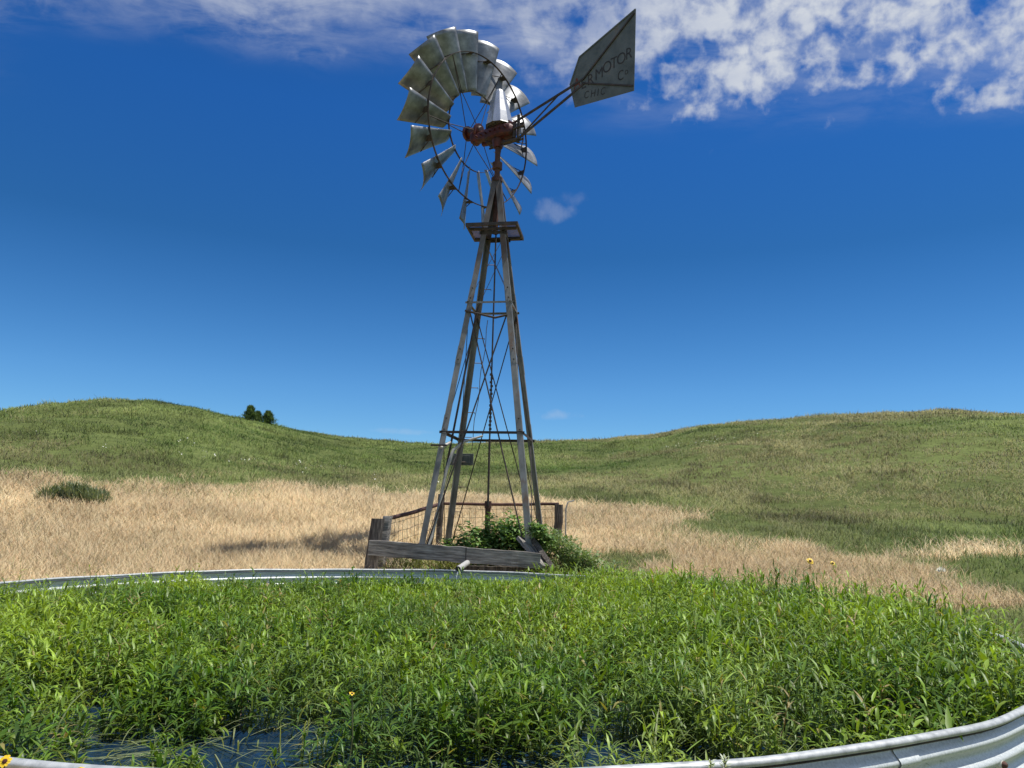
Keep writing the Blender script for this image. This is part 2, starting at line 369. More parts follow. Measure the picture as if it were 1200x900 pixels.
# ------------------------------------------------------- ribbons (grass, leaves)
def ribbons(base, az, pitch, bend, Ln, Wd, K=3, prof=None, fold=None, face=None):
    """curved strips; pitch = elevation of the first segment, bend = total downward turn. fold: V angle."""
    n = len(base); seg = Ln/K
    prof = np.array(prof if prof is not None else np.linspace(1, .06, K+1))
    d = np.stack([np.sin(az), np.cos(az)], -1)
    pts = [np.array(base, float)]; pit = []
    for k in range(K):
        p_ = pitch-bend*(k/max(K-1, 1)); pit.append(p_)
        st = np.concatenate([d*np.cos(p_)[:, None], np.sin(p_)[:, None]], -1)*seg[:, None]
        pts.append(pts[-1]+st)
    pit.append(pit[-1])
    if face is None: face = az
    sdv = np.stack([np.cos(face), -np.sin(face), np.zeros(n)], -1)
    cols = 3 if fold is not None else 2
    out = np.zeros((n, K+1, cols, 3))
    for k in range(K+1):
        hw = (Wd*prof[k]/2)[:, None]*sdv
        if cols == 2:
            out[:, k, 0] = pts[k]-hw; out[:, k, 1] = pts[k]+hw
        else:
            upv = np.concatenate([-d*np.sin(pit[k])[:, None], np.cos(pit[k])[:, None]], -1)*(Wd*prof[k]/2*fold)[:, None]
            out[:, k, 0] = pts[k]-hw+upv; out[:, k, 1] = pts[k]; out[:, k, 2] = pts[k]+hw+upv
    Vv = out.reshape(-1, 3); per = (K+1)*cols
    quads = []
    for k in range(K):
        for c_ in range(cols-1):
            quads.append((k*cols+c_, k*cols+c_+1, (k+1)*cols+c_+1, (k+1)*cols+c_))
    Ff = (np.array(quads)[None]+(np.arange(n)*per)[:, None, None]).reshape(-1, 4)
    return Vv, Ff, per
def cat(parts):
    Vs, Fs, Cs = [], [], []; o = 0
    for v, f, c in parts: Vs.append(v); Fs.append(f+o); Cs.append(c); o += len(v)
    return np.vstack(Vs), np.vstack(Fs), np.vstack(Cs)
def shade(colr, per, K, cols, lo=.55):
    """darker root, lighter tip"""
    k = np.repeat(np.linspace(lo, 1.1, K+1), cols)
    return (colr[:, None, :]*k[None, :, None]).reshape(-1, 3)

def polar_pts(n, r0, r1, a0, a1, power=0.):
    az = rng.uniform(R(a0), R(a1), n); r = r0*(r1/r0)**rng.random(n)
    return r*np.sin(az), r*np.cos(az)
def lerp(a, b, t): return np.array(a)*(1-t[:, None])+np.array(b)*t[:, None]

# pen interior is kept free of the tall dry grass
def in_pen(x, y): return (x > -1.75) & (x < .75) & (y > 9.4) & (y < 11.9)

# dry cheatgrass
x, y = polar_pts(560000, 7.4, 24, -42, 42)
d = np.hypot(x-TC[0], y-TC[1]); tmv = tanmask(x, y)
keep = (d > TR+.08) & (rng.random(len(x)) < tmv) & (y > 4.5) & ~(in_pen(x, y) & (rng.random(len(x)) < .8)); x, y = x[keep], y[keep]
r = np.hypot(x, y); n = len(x); z = terrain(x, y)-.01
cl = fbm(x/.9, y/.9, 3); c2 = fbm(x/3.3+5, y/3.3+2, 4)
h = (.12+.19*cl)*rng.uniform(.6, 1.25, n)*(.75+.5*c2); h *= 1-.35*sstep(.9, .1, np.hypot(x-TC[0], y-TC[1])-TR)
wd = np.maximum(.0028, r*.00040)*rng.uniform(.6, 1.3, n)
az = rng.uniform(-PI, PI, n)
v, f, per = ribbons(np.stack([x, y, z], -1), az, R(80)-rng.random(n)*R(35), rng.uniform(R(5), R(60), n), h, wd, 2, [.7, 1.2, .3], face=rng.uniform(-1.2, 1.2, n))
t = np.clip(rng.random(n)*.5+c2-.2, 0, 1)
cA = lerp((.50, .40, .245), (.88, .735, .475), t); pk = rng.random(n) < .25; cA[pk] = cA[pk]*np.array([1.02, .86, .80])
dk = fbm(x/1.3+70, y/1.3+3, 3); cA *= (.62+.75*np.clip(dk, .2, .8))[:, None]
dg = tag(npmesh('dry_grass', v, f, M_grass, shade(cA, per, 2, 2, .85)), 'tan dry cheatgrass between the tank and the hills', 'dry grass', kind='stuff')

# green prairie grass on the slopes
x, y = polar_pts(720000, 7.2, 92, -42, 42)
d = np.hypot(x-TC[0], y-TC[1]); tmv = tanmask(x, y); r = np.hypot(x, y)
tus = fbm(x/.8+11, y/.8+4, 3); tus2 = fbm(x/2.6+1, y/2.6+8, 4); big = fbm(x/11+2, y/11, 4)
keep = (d > TR+.06) & (rng.random(len(x)) < (1-tmv*(.93-.10*sstep(1, 5, x)))) & (rng.random(len(x)) < .25+1.5*sstep(.3, .62, tus)) & (y > 3.5) & ~in_pen(x, y)
x, y, r, tus, tus2, big = [q[keep] for q in (x, y, r, tus, tus2, big)]; n = len(x); z = terrain(x, y)-.02
az0 = np.degrees(np.arctan2(x, y))
h = (.07+.25*tus*tus2*2)*rng.uniform(.5, 1.25, n); h *= .8+.2*sstep(30, 60, r)+.5*(rng.random(n) < .02)
wd = np.maximum(.0035, r*.00046)*rng.uniform(.6, 1.4, n)
v, f, per = ribbons(np.stack([x, y, z], -1), rng.uniform(-PI, PI, n), R(86)-rng.random(n)*R(50), rng.uniform(R(5), R(80), n), h, wd, 2, [.8, 1.1, .25], face=rng.uniform(-1.2, 1.2, n))
t = np.clip((tus2-.5)*2.6+.45+rng.normal(0, .22, n), 0, 1)
cA = lerp((.075, .14, .027), (.255, .325, .10), t)
dry = sstep(.50, .70, big+.10*sstep(32, 55, r)+rng.normal(0, .07, n)+(tus-.5)*.3)
cA = cA*(1-dry[:, None]*.62)+np.array([.46, .39, .22])*dry[:, None]*.62
cA[:] *= (.38+1.25*np.clip(fbm(x/2.2+60, y/3.2+9, 5), .2, .85))[:, None]; sp_ = sstep(.62, .70, fbm(x/1.1+80, y/1.5+19, 3)); cA *= (1-.45*sp_)[:, None]; h *= 1+.5*sp_
lush = sstep(5, 0, r-np.interp(az0, _tan_a, _tan_r)); cA = cA*(1-.45*lush[:, None])+np.array([.13, .22, .05])*.45*lush[:, None]
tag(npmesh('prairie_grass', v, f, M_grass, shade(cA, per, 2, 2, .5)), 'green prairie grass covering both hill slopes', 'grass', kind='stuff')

# small wild flowers, pale specks on the slopes
pts = []
for (cx, cy, s_, k) in [(7.2, 34, 1.2, 14), (9.6, 35, 1.6, 14), (23.5, 36, .8, 6), (-9, 21, 2.4, 14), (-4, 20.4, 2, 12), (-20, 31, .8, 5)]:
    pts.append(np.stack([rng.normal(cx, s_, k), rng.normal(cy, s_*.35, k)], -1))
pts = np.vstack(pts); n = len(pts)*3; x, y = np.repeat(pts[:, 0], 3)+rng.normal(0, .04, n), np.repeat(pts[:, 1], 3)+rng.normal(0, .04, n)
z = terrain(x, y)+rng.uniform(.22, .36, n)
v, f, per = ribbons(np.stack([x, y, z], -1), rng.uniform(-PI, PI, n), rng.uniform(-.3, .6, n), np.full(n, .5), np.full(n, .05), np.full(n, .04), 2, [.6, 1, .5], fold=np.full(n, .4))
tag(npmesh('wildflowers', v, f, M_cream, np.ones((len(v), 3))), 'scattered specks of cream wildflowers on the green slopes', 'wildflowers', kind='stuff')

# ----------------------------------------------------------------- stock tank
tank = empty('stock_tank', (TC[0], TC[1], 0), 'large round corrugated galvanised stock tank filled with green water plants', 'stock tank')
prof = []
zz = np.linspace(-.05, .602, 92)
NS = 320
rw = TR-.001+.0130*-np.cos((zz-.588)/.068*2*PI)
ang = np.linspace(0, 2*PI, NS, endpoint=False)
# each sheet slightly off true
wob = .004*np.sin(ang*7+1)+.003*np.sin(ang*19)+.002*np.sin(ang*41+2)
RR = rw[None]+wob[:, None]
V = np.stack([TC[0]+RR*np.cos(ang)[:, None], TC[1]+RR*np.sin(ang)[:, None], np.broadcast_to(zz, RR.shape)], -1).reshape(-1, 3)
nzz = len(zz); ia, ir = np.meshgrid(np.arange(NS), np.arange(nzz-1), indexing='ij'); ja = (ia+1) % NS
Fq = np.stack([ia*nzz+ir, ja*nzz+ir, ja*nzz+ir+1, ia*nzz+ir+1], -1).reshape(-1, 4)
npmesh('wall', V, Fq, M_tank, None, tank, smooth=True)
def ring_mesh(poly, name, m, parent, smooth=True):
    k = len(poly); V = []; F_ = []
    for i in range(NS):
        a = ang[i]; dz = .003*math.sin(a*9)+.002*math.sin(a*23+1)
        for (dr, z_) in poly: V.append((TC[0]+(TR+dr+wob[i])*math.cos(a), TC[1]+(TR+dr+wob[i])*math.sin(a), z_+dz))
    for i in range(NS):
        j = (i+1) % NS
        for q in range(k): F_.append((i*k+q, j*k+q, j*k+(q+1) % k, i*k+(q+1) % k))
    return npmesh(name, np.array(V), np.array(F_), m, None, parent, smooth=smooth)
roll = [(.000+.017*math.cos(t), .609+.0115*math.sin(t)) for t in np.linspace(0, 2*PI, 12, endpoint=False)]
ring_mesh(roll, 'rim', M_rim, tank)
ring_mesh([(-.016, .594), (-.003, .594), (-.003, .5885), (-.016, .5885)], 'rim_shade_dirt_line', M_dark, tank, False)  # dark ring added to draw the shadow and dirt line under the roll
b = MB()
def wallpt(a, z_, off=0): return Vector((TC[0]+(TR+off)*math.cos(a), TC[1]+(TR+off)*math.sin(a), z_))
def bolt(b, a, z_, r_, h_):
    p = wallpt(a, z_, -.008); q = wallpt(a, z_, -.008+h_+.008); m_ = wallpt(a, z_, -.008+h_)
    b.tube([p, m_, q], [r_, r_, r_*.45], 8)
a1 = math.atan2(2.45-TC[1], 1.215-TC[0])
for k in range(8):
    bb = MB(); bolt(bb, a1+(.0045 if k % 2 else -.004), .548-.034*2*(k//2)-(.034 if k % 2 else 0), .0055, .012); bb.build('bolt', M_dark, tank)
# overlapping sheet seam
sm = MB(); aa = a1+.012; vs = []
for z_ in zz: rr_ = -.001+.0130*-math.cos((z_-.588)/.068*2*PI)+.0035; vs += [wallpt(aa-.026, z_, rr_), wallpt(aa, z_, rr_)]
sm.add(vs, [(2*i, 2*i+1, 2*i+3, 2*i+2) for i in range(nzz-1)], True); sm.build('sheet_seam', M_tank, tank)
a2 = math.atan2(2.74-TC[1], 1.65-TC[0])
for z_ in (.475, .435):
    bb = MB(); bolt(bb, a2, z_, .017, .024); wsh = bb.build('washer', M_cream, tank)
    bb = MB(); bolt(bb, a2, z_, .012, .034); bb.build('plug', M_rust, tank)
# water
k = 96; wv = [(TC[0], TC[1], WZ)]+[(TC[0]+(TR-.02)*math.cos(2*PI*i/k), TC[1]+(TR-.02)*math.sin(2*PI*i/k), WZ) for i in range(k)]
wm = MB(); wm.add(wv, [(0, i+1, (i+1) % k+1) for i in range(k)]); tag(wm.build('water', M_water), kind='structure')

# ---------------------------------------------------------- plants in the tank
n = 22500
a = rng.uniform(0, 2*PI, n); rr = (TR-.06)*np.sqrt(rng.random(n)); x = TC[0]+rr*np.cos(a); y = TC[1]+rr*np.sin(a)
clump = fbm(x/.42+3, y/.42+8, 4)
openw = sstep(3.3, 2.65, y-.12*np.clip(-x-.5, -1, 1.5)+(clump-.5)*1.6)*sstep(1.7, 1.0, x)      # open water by the near rim
openw = np.maximum(openw, .8*sstep(.7, .3, np.hypot((x+.35)/1.3, (y-8.9)/.45))*0)
left = sstep(-.2, -2.2, x)
dens = .95*(1-openw)*(.5+.5*sstep(.34, .5, clump))+openw*.44*sstep(.45, .58, clump)
keep = rng.random(n) < dens; x, y, clump, openw, left = x[keep], y[keep], clump[keep], openw[keep], left[keep]; n = len(x)
hill = fbm(x/1.1+20, y/1.1+30, 3)
fine_ = fbm(x/.16+60, y/.16+9, 2)
H = (.09+.13*(.5*hill+.5*clump)+.12*fine_+.12*sstep(-.3, 2.2, x))*rng.uniform(.5, 1.2, n)*(1-.66*openw)
H += .09*(rng.random(n) < .05); H += .04*sstep(TR-.7, TR-.1, np.hypot(x-TC[0], y-TC[1]))*sstep(1.4, 2.4, x)*sstep(3.2, 4.5, y)
farL = sstep(8.0, 9.0, np.hypot(x, y))*sstep(1, -.5, x); H *= 1-.55*farL
tilt = rng.uniform(0, R(28), n); taz = rng.uniform(0, 2*PI, n)
base = np.stack([x, y, np.full(n, WZ-.02)], -1)
sd_ = np.stack([np.sin(taz)*np.sin(tilt), np.cos(taz)*np.sin(tilt), np.cos(tilt)], -1)
g1 = lerp((.085, .18, .017), (.34, .47, .055), np.clip(fbm(x/.8, y/.8+50, 3)*1.6-.4+rng.normal(0, .2, n), 0, 1))
sp2 = (fbm(x/.5+90, y/.5+40, 3) > .57) & (rng.random(n) < .8)
g1[sp2] = g1[sp2]*np.array([.88, .86, 1.4])+np.array([.012, .024, .014]); g1 *= rng.uniform(.72, 1.18, n)[:, None]
dead = rng.random(n) < .012; g1[dead] = np.array([.36, .29, .13])
wid_ = np.where(sp2, .62, 1.)
parts = []
v, f, per = ribbons(base, taz, PI/2-tilt, np.zeros(n), H, np.full(n, .0055), 2, [1, .9, .6], fold=np.full(n, .8))
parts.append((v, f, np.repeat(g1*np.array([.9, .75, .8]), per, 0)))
NL = 11
for kx in range(NL):
    fr = .22+.80*kx/(NL-1)
    bp = base+sd_*(H*fr)[:, None]; phi = taz+kx*2.4+rng.normal(0, .35, n)
    top = fr > .85
    ln = rng.uniform(.044, .094, n)*(.75 if top else 1.0)*(.8+.4*(H/.3))
    pit = R(42 if top else 24)+rng.normal(0, .38, n); bd = R(42 if top else 50)*rng.uniform(-.1, 1.7, n)
    v, f, per = ribbons(bp, phi, pit, bd, ln, ln*wid_*rng.uniform(.13, .23, n), 3, [.4, 1., .75, .04], fold=rng.uniform(.15, .5, n))
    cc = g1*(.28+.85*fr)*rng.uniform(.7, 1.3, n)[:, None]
    br = rng.random(n) < .012; cc[br] = np.array([.34, .30, .09])
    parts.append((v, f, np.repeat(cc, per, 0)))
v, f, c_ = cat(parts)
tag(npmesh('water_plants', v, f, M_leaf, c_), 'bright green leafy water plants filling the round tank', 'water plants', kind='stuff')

# thin linear leaves trailing on the water, and upright rushes
n = 11000
a = rng.uniform(0, 2*PI, n); rr = (TR-.15)*np.sqrt(rng.random(n)); x = TC[0]+rr*np.cos(a); y = TC[1]+rr*np.sin(a)
pr_ = sstep(4.6, 2.6, y)*.8+.15+.4*sstep(-1, -3, x); keep = rng.random(n) < pr_; x, y = x[keep], y[keep]; n = len(x)
pit = np.where(rng.random(n) < .62, rng.uniform(R(0), R(14), n), rng.uniform(R(30), R(75), n))
flow = fbm(x/.7, y/.7+5, 2)*6
v, f, per = ribbons(np.stack([x, y, np.full(n, WZ+.004)], -1), flow+rng.normal(0, .6, n), pit, pit*rng.uniform(.6, 1.0, n)+.0, rng.uniform(.10, .30, n), rng.uniform(.003, .007, n), 4, [.7, 1, .9, .7, .1])
v[:, 2] = np.maximum(v[:, 2], WZ+.003)
cc = lerp((.16, .22, .08), (.38, .42, .20), rng.random(n))
tag(npmesh('floating_grass', v, f, M_leaf, np.repeat(cc, per, 0)), 'pale thin grass leaves trailing over the dark tank water', 'water grass', kind='stuff')

# ---------------------------------------------------------------- leafy bushes
def bush(name, label, cat_, blobs, nl, size, cols, loc, material=None, stemn=14, group=None, upright=0.):
    root = empty(name, loc, label, cat_, group)
    P_ = []; Q = []
    for (cx, cy, cz, rx, ry, rz, wgt) in blobs:
        k = int(nl*wgt); dd = rng.normal(size=(k, 3)); dd /= np.linalg.norm(dd, axis=1)[:, None]
        ra = rng.random(k)**.45*(1+.22*np.sin(dd[:, 0]*5+dd[:, 2]*4))
        P_.append(np.array([cx, cy, cz])+dd*ra[:, None]*np.array([rx, ry, rz])); Q.append(dd)
    P_ = np.vstack(P_); Q = np.vstack(Q); n = len(P_)
    g_ = terrain(P_[:, 0], P_[:, 1]); ok = P_[:, 2] > g_-.02; P_, Q = P_[ok], Q[ok]; n = len(P_)
    azl = np.arctan2(Q[:, 0], Q[:, 1])+rng.normal(0, .7, n)
    ln = rng.uniform(.7, 1.3, n)*size[0]
    v, f, per = ribbons(P_, azl, rng.uniform(-.2, .8, n)+upright, rng.uniform(.2, 1.0, n), ln, ln*size[1]*rng.uniform(.8, 1.2, n), 3, [.4, 1., .8, .06], fold=rng.uniform(.1, .4, n))
    t = np.clip(fbm(P_[:, 0]*5, P_[:, 2]*5+P_[:, 1]*4, 3)*1.7-.35+rng.normal(0, .15, n), 0, 1)
    o = npmesh('foliage', v, f, material or M_bush, np.repeat(lerp(cols[0], cols[1], t), per, 0), root)
    st = MB()
    for i in range(stemn):
        j = rng.integers(len(P_)); p1 = Vector(P_[j]); b0 = blobs[rng.integers(len(blobs))]
        gx = b0[0]+rng.normal(0, .25)*b0[3]; gy = b0[1]+rng.normal(0, .25)*b0[4]
        gz = float(terrain(np.array(gx), np.array(gy)))-.03
        md = (Vector((gx, gy, gz))+p1)/2+Vector((rng.normal(0, .02), rng.normal(0, .02), .03))
        st.tube([(gx, gy, gz), md, p1], [.006, .005, .003], 5, False)
    st.build('stem', M_stem, root)
    return root
M_stem = simple('plant_stem', [(.09, .10, .035), (.16, .16, .07)], 30, 0, .7)
bush('broadleaf_weed', 'dark green broadleaf weed patch inside the pen under the windmill', 'weed',
     [(-.42, 10.25, .82, .34, .30, .34, .3), (-.08, 10.3, .90, .34, .32, .36, .35), (.16, 10.4, .95, .30, .30, .36, .20), (.40, 10.02, .98, .20, .10, .18, .08), (.35, 9.70, 1.10, .11, .05, .09, .03), (-.72, 10.2, .72, .22, .25, .22, .10)],
     5200, (.075, .55), ((.08, .16, .04), (.28, .42, .14)), (-.1, 10.3, .55))
bush('sage_bush', 'pale sage green bush spilling down the right end of the timber pen', 'bush',
     [(.74, 10.35, .80, .28, .34, .28, .3), (.92, 9.98, .68, .30, .30, .26, .35), (1.2, 9.8, .58, .36, .26, .2, .2), (.60, 10.8, .92, .22, .24, .24, .15)],
     6000, (.05, .42), ((.11, .17, .06), (.30, .38, .18)), (.8, 10., .5), upright=.3)
bush('sagebrush', 'dark grey green sagebrush tuft standing in the dry grass at left', 'shrub',
     [(-7.1, 12.7, float(terrain(np.array(-7.1), np.array(12.7)))+.16, .30, .25, .17, .5), (-6.75, 12.65, float(terrain(np.array(-6.75), np.array(12.65)))+.13, .3, .25, .15, .3), (-7.4, 12.6, float(terrain(np.array(-7.4), np.array(12.6)))+.13, .22, .22, .14, .2)],
     2200, (.12, .11), ((.11, .14, .07), (.27, .31, .18)), (-7.1, 12.7, 1.1), upright=.9)
# creeping weeds outside the far right rim
bl = []
for t in np.linspace(R(74), R(-12), 15):
    px_, py_ = TC[0]+(TR+.22)*math.cos(t), TC[1]+(TR+.22)*math.sin(t); gz = float(terrain(np.array(px_), np.array(py_)))
    bl.append((px_, py_, gz+.14, .34, .26, max(.14, .50-gz), (.4 if t > R(64) else 1)/13))
bush('leafy_weed_bank', 'bank of green leafy weeds along the outside of the far right tank rim', 'weeds', bl, 11000, (.07, .22), ((.11, .19, .035), (.27, .36, .10)), (2.0, 8.3, .3), M_leaf, 40, upright=.5)
# weeds showing under the front board
bush('low_weed', 'low dry green weeds growing beneath the front timber board', 'weed',
     [(-1.2, 9.85, .62, .36, .2, .14, .5), (-.75, 9.85, .60, .34, .2, .13, .5)], 1500, (.06, .2), ((.14, .17, .05), (.38, .38, .16)), (-1., 9.85, .5), upright=.6)

# cedars on the left ridge
def cedar(px_, r_, hgt, label, wid=.45):
    az_ = math.radians(px_); x_, y_ = r_*math.sin(az_), r_*math.cos(az_); z_ = float(terrain(np.array(x_), np.array(y_)))-.04
    root = empty('cedar_tree', (x_, y_, z_), label, 'tree', 'small cedars on the left ridge')
    tr = MB(); tr.tube([(x_, y_, z_), (x_+.03, y_, z_+hgt*.5), (x_, y_, z_+hgt*.9)], [.07, .045, .012], 8)
    n = 3400; t = rng.random(n)**.75; a_ = rng.uniform(0, 2*PI, n); lob = .85+.38*np.sin(a_*3+t*9)+.30*np.sin(a_*7-t*15)
    rad_ = hgt*wid*(1-t)**.75*(lob+.35*np.sin(t*26+a_*2))*rng.random(n)**.45+.02
    P_ = np.stack([x_+rad_*np.cos(a_), y_+rad_*np.sin(a_), z_+.06+t*hgt*.96], -1)
    v, f, per = ribbons(P_, PI/2-a_+rng.normal(0, .5, n), rng.uniform(.1, 1.2, n), rng.uniform(-.3, .3, n), rng.uniform(.10, .22, n), rng.uniform(.02, .05, n), 2, [.6, 1, .1])
    cc = lerp((.045, .08, .03), (.19, .26, .11), rng.random(n))
    npmesh('crown', v, f, M_bush, np.repeat(cc, per, 0), root); tr.build('trunk', M_wood2, root)
cedar(unp(293, 487)[0], 45.5, .75, 'small spindly cedar, leftmost on the left hill ridge')
cedar(unp(302, 487)[0], 46.5, .5, 'small cedar in the middle of the ridge group')
cedar(unp(314, 490)[0], 46, .66, 'broad rounded cedar, rightmost on the left hill ridge', .62)

# ------------------------------------------------------------------- windmill
YAW = R(-9); TX, TY = -.30, 10.62
def tw(u, v, z): # tower frame -> world (u right, v away)
    c, s = math.cos(YAW), math.sin(YAW); return Vector((TX+u*c-v*s, TY+u*s+v*c, z))
def tv(u, v):
    c, s = math.cos(YAW), math.sin(YAW); return Vector((u*c-v*s, u*s+v*c, 0))
def half(z): return .045+.1275*(6.25-z)
def gz(x, y): return float(terrain(np.array(x), np.array(y)))
mill = empty('windmill', (TX, TY, .6), 'tall galvanised water pumping windmill on a four legged steel tower', 'windmill')
ZF = .42
for su in (-1, 1):
    for sv in (-1, 1):
        b = MB(); p0 = tw(su*half(ZF), sv*half(ZF), ZF); p1 = tw(su*half(6.12), sv*half(6.12), 6.12)
        b.angle(p0, p1, tv(-su, 0), tv(0, -sv), .078, .008); lg = b.build('leg', M_angle, mill)
        for zb_ in (2.33, 4.2, 3.3):     # splice plates with bolts
            q = tw(su*(half(zb_)+.004), sv*(half(zb_)+.004), zb_); q2 = tw(su*(half(zb_+.25)+.004), sv*(half(zb_+.25)+.004), zb_+.25)
            s_ = MB(); s_.angle(q, q2, tv(-su, 0), tv(0, -sv), .07, .005); s_.build('splice_plate', M_angle, lg)
            for t in (.2, .8):
                s_ = MB(); c0 = q.lerp(q2, t)+tv(-su, 0)*.035; s_.tube([c0-tv(0, sv)*-.002, c0+tv(0, sv)*.014], .010, 6); s_.build('bolt', M_dark, lg)
def girt(z, w_, m, sag=0):
    h_ = half(z)
    for (a_, b_, nrm) in (((-1, -1), (1, -1), (0, -1)), ((-1, 1), (1, 1), (0, 1)), ((-1, -1), (-1, 1), (-1, 0)), ((1, -1), (1, 1), (1, 0))):
        b = MB(); p0 = tw(a_[0]*h_, a_[1]*h_, z); p1 = tw(b_[0]*h_, b_[1]*h_, z); o_ = tv(*nrm)*.006
        d_ = (p1-p0).normalized()*.03
        b.angle(p0+o_-d_, p1+o_+d_, tv(*nrm)*-1, Vector((0, 0, -1)), w_, .005); b.build('girt', m, mill)
girt(2.36, .035, M_dark); girt(4.2, .028, M_angle); girt(5.28, .05, M_dark)
def rod(p0, p1, r_, m, name='brace_rod', parent=None, n_=6):
    b = MB(); b.tube([p0, p1], r_, n_); return b.build(name, m, parent or mill)
# long crossed rods on the four faces
for (f0, z0, z1, r_) in ((-1, .55, 4.12, .011), (1, .55, 4.12, .009)):
    for s_ in (-1, 1):
        rod(tw(s_*(half(z0)-.05), f0*(half(z0)-.02), z0), tw(-s_*(half(z1)-.03), f0*(half(z1)-.02), z1), r_, M_dark)
for f0 in (-1, 1):
    for s_ in (-1, 1):
        rod(tw(f0*(half(.6)-.03), s_*(half(.6)-.05), .6), tw(f0*(half(2.3)-.03), -s_*(half(2.3)-.05), 2.3), .006, M_dark)
        rod(tw(f0*(half(2.4)-.03), s_*(half(2.4)-.05), 2.4), tw(f0*(half(4.1)-.03), -s_*(half(4.1)-.03), 4.1), .006, M_dark)
        rod(tw(s_*(half(4.3)-.03), f0*(half(4.3)-.03), 4.3), tw(-s_*(half(5.2)-.02), f0*(half(5.2)-.03), 5.2), .004, M_wire)
# bent dark strap under the middle girt
b = MB(); h_ = half(4.02)
b.tube([tw(-h_+.0, -h_-.01, 4.06), tw(-h_*.3, -h_-.02, 4.00), tw(h_*.3, -h_-.02, 3.95), tw(h_*.8, -h_-.01, 3.99)], .016, 6); b.build('strap', M_dark, mill)
# step rungs on the rear left leg + long thin ladder rail
for z_ in np.arange(.95, 5.1, .36):
    h_ = half(z_); p0 = tw(-h_-.0, h_+.005, z_)
    b = MB(); b.tube([p0+tv(-.01, 0), p0+tv(.17, .02), p0+tv(.17, .02)+Vector((0, 0, -.02))], .006, 5); b.build('step', M_wire, mill)
b = MB(); pl = []
for z_ in np.linspace(2.2, 4.1, 14): h_ = half(z_); pl.append(tw(-h_+.19+.012*math.sin(z_*9), h_+.03, z_))
b.tube(pl, .0055, 5); b.build('ladder_rail', M_wire, mill)
b = MB(); pl = [tw(-half(z_)+.09, -half(z_)+.28, z_) for z_ in np.linspace(.5, 4.2, 10)]
b.tube(pl, .016, 6); b.build('furl_pipe', M_dark, mill)
# pump rod
b = MB(); b.tube([(TX+.01, TY, z_) for z_ in np.linspace(6.3, 2.3, 20)], .013, 6); b.tube([(TX+.01, TY, 2.31), (TX+.015, TY, 1.40)], .017, 6)
for z_ in np.arange(2.45, 3.25, .055): b.box((TX+.01+.006*math.sin(z_*60), TY, z_), (.038, .038, .028))
b.build('pump_rod', M_dark, mill)
# mast pipe + collars
b = MB(); top = Vector((TX+.0, TY, 6.72)); b.tube([(TX, TY, 5.3), (TX, TY, 6.72)], .042, 12)
b.tube([(TX, TY, 6.30), (TX, TY, 6.40)], .075, 12); b.tube([(TX, TY, 6.10), (TX, TY, 6.16)], .085, 12); b.build('mast_pipe', M_rust, mill)
# service platform
plat = MB(); ps = .36; pz = 5.33
for (a_, b_) in (((-1, -1), (1, -1)), ((1, -1), (1, 1)), ((1, 1), (-1, 1)), ((-1, 1), (-1, -1))):
    p0, p1 = tw(a_[0]*ps, a_[1]*ps*.86, pz), tw(b_[0]*ps, b_[1]*ps*.86, pz); d_ = (p1-p0).normalized()*.013
    plat.bar(p0-d_, p1-d_, .045, .03)
po = plat.build('platform', M_dark, mill)
g_ = MB()
for side in (-1, 1):
    k = 13
    for i in range(k):
        t0 = side*(.14+.21*i/(k-1)); g_.bar(tw(t0, -ps*.84, pz-.004), tw(t0, ps*.84, pz-.004), .004, .011)
    for i in range(15):
        v_ = -ps*.82+2*ps*.82*i/14; g_.bar(tw(side*.135, v_, pz+.004), tw(side*.345, v_, pz+.004), .004, .009)
g_.build('mesh_floor', M_grid, po)
pg = MB()
for v_ in (-.2, .2): pg.bar(tw(-ps+.02, v_, pz-.03), tw(ps-.02, v_, pz-.03), .035, .03)
pg.build('floor_beam', M_dark, po)

# head: axis towards far left
AZ = R(52); a3 = Vector((-math.sin(AZ)*math.cos(R(5)), math.cos(AZ)*math.cos(R(5)), math.sin(R(5)))).normalized()
ah = Vector((-math.sin(AZ), math.cos(AZ), 0)); e1 = Vector((math.cos(AZ), math.sin(AZ), 0)); e2 = e1.cross(a3).normalized()
HEAD = Vector((TX, TY, 6.86)); HUB = Vector((-.69, 10.93, 7.04))
def wp(r_, t, ax=0): return HUB+e1*(r_*math.cos(t))+e2*(r_*math.sin(t))+a3*ax
RW = 1.49; RI = .61; RO = 1.14
wheel = MB()
def flat_ring(b, r_, ax, w_, t_, n_=96):
    vs = []; fs = []
    for i in range(n_):
        t = 2*PI*i/n_
        for (dr, da) in ((-t_/2, -w_/2), (t_/2, -w_/2), (t_/2, w_/2), (-t_/2, w_/2)): vs.append(wp(r_+dr, t, ax+da))
        j = (i+1) % n_
        for q in range(4): fs.append((i*4+q, i*4+(q+1) % 4, j*4+(q+1) % 4, j*4+q))
    b.add(vs, fs)
flat_ring(wheel, RI, -.05, .028, .006); flat_ring(wheel, RO, -.15, .028, .006)
wh = wheel.build('wheel', M_dark, mill)
hb = MB(); hb.tube([HUB-a3*.16, HUB-a3*.14, HUB+a3*.14, HUB+a3*.17], [.055, .075, .075, .04], 14)
for ax in (-.11, .11): hb.tube([HUB+a3*(ax-.02), HUB+a3*(ax+.02)], .115, 14)
hb.build('hub', M_red, wh)
for i in range(6):
    t = 2*PI*i/6+.22
    for ax in (-.11, .11):
        s_ = MB(); s_.tube([wp(.09, t, ax), wp(RI, t+.0, -.05+(ax*.15)), wp(RO, t+.0, -.15)], .0065, 6); s_.build('spoke', M_dark, wh)
NB = 18
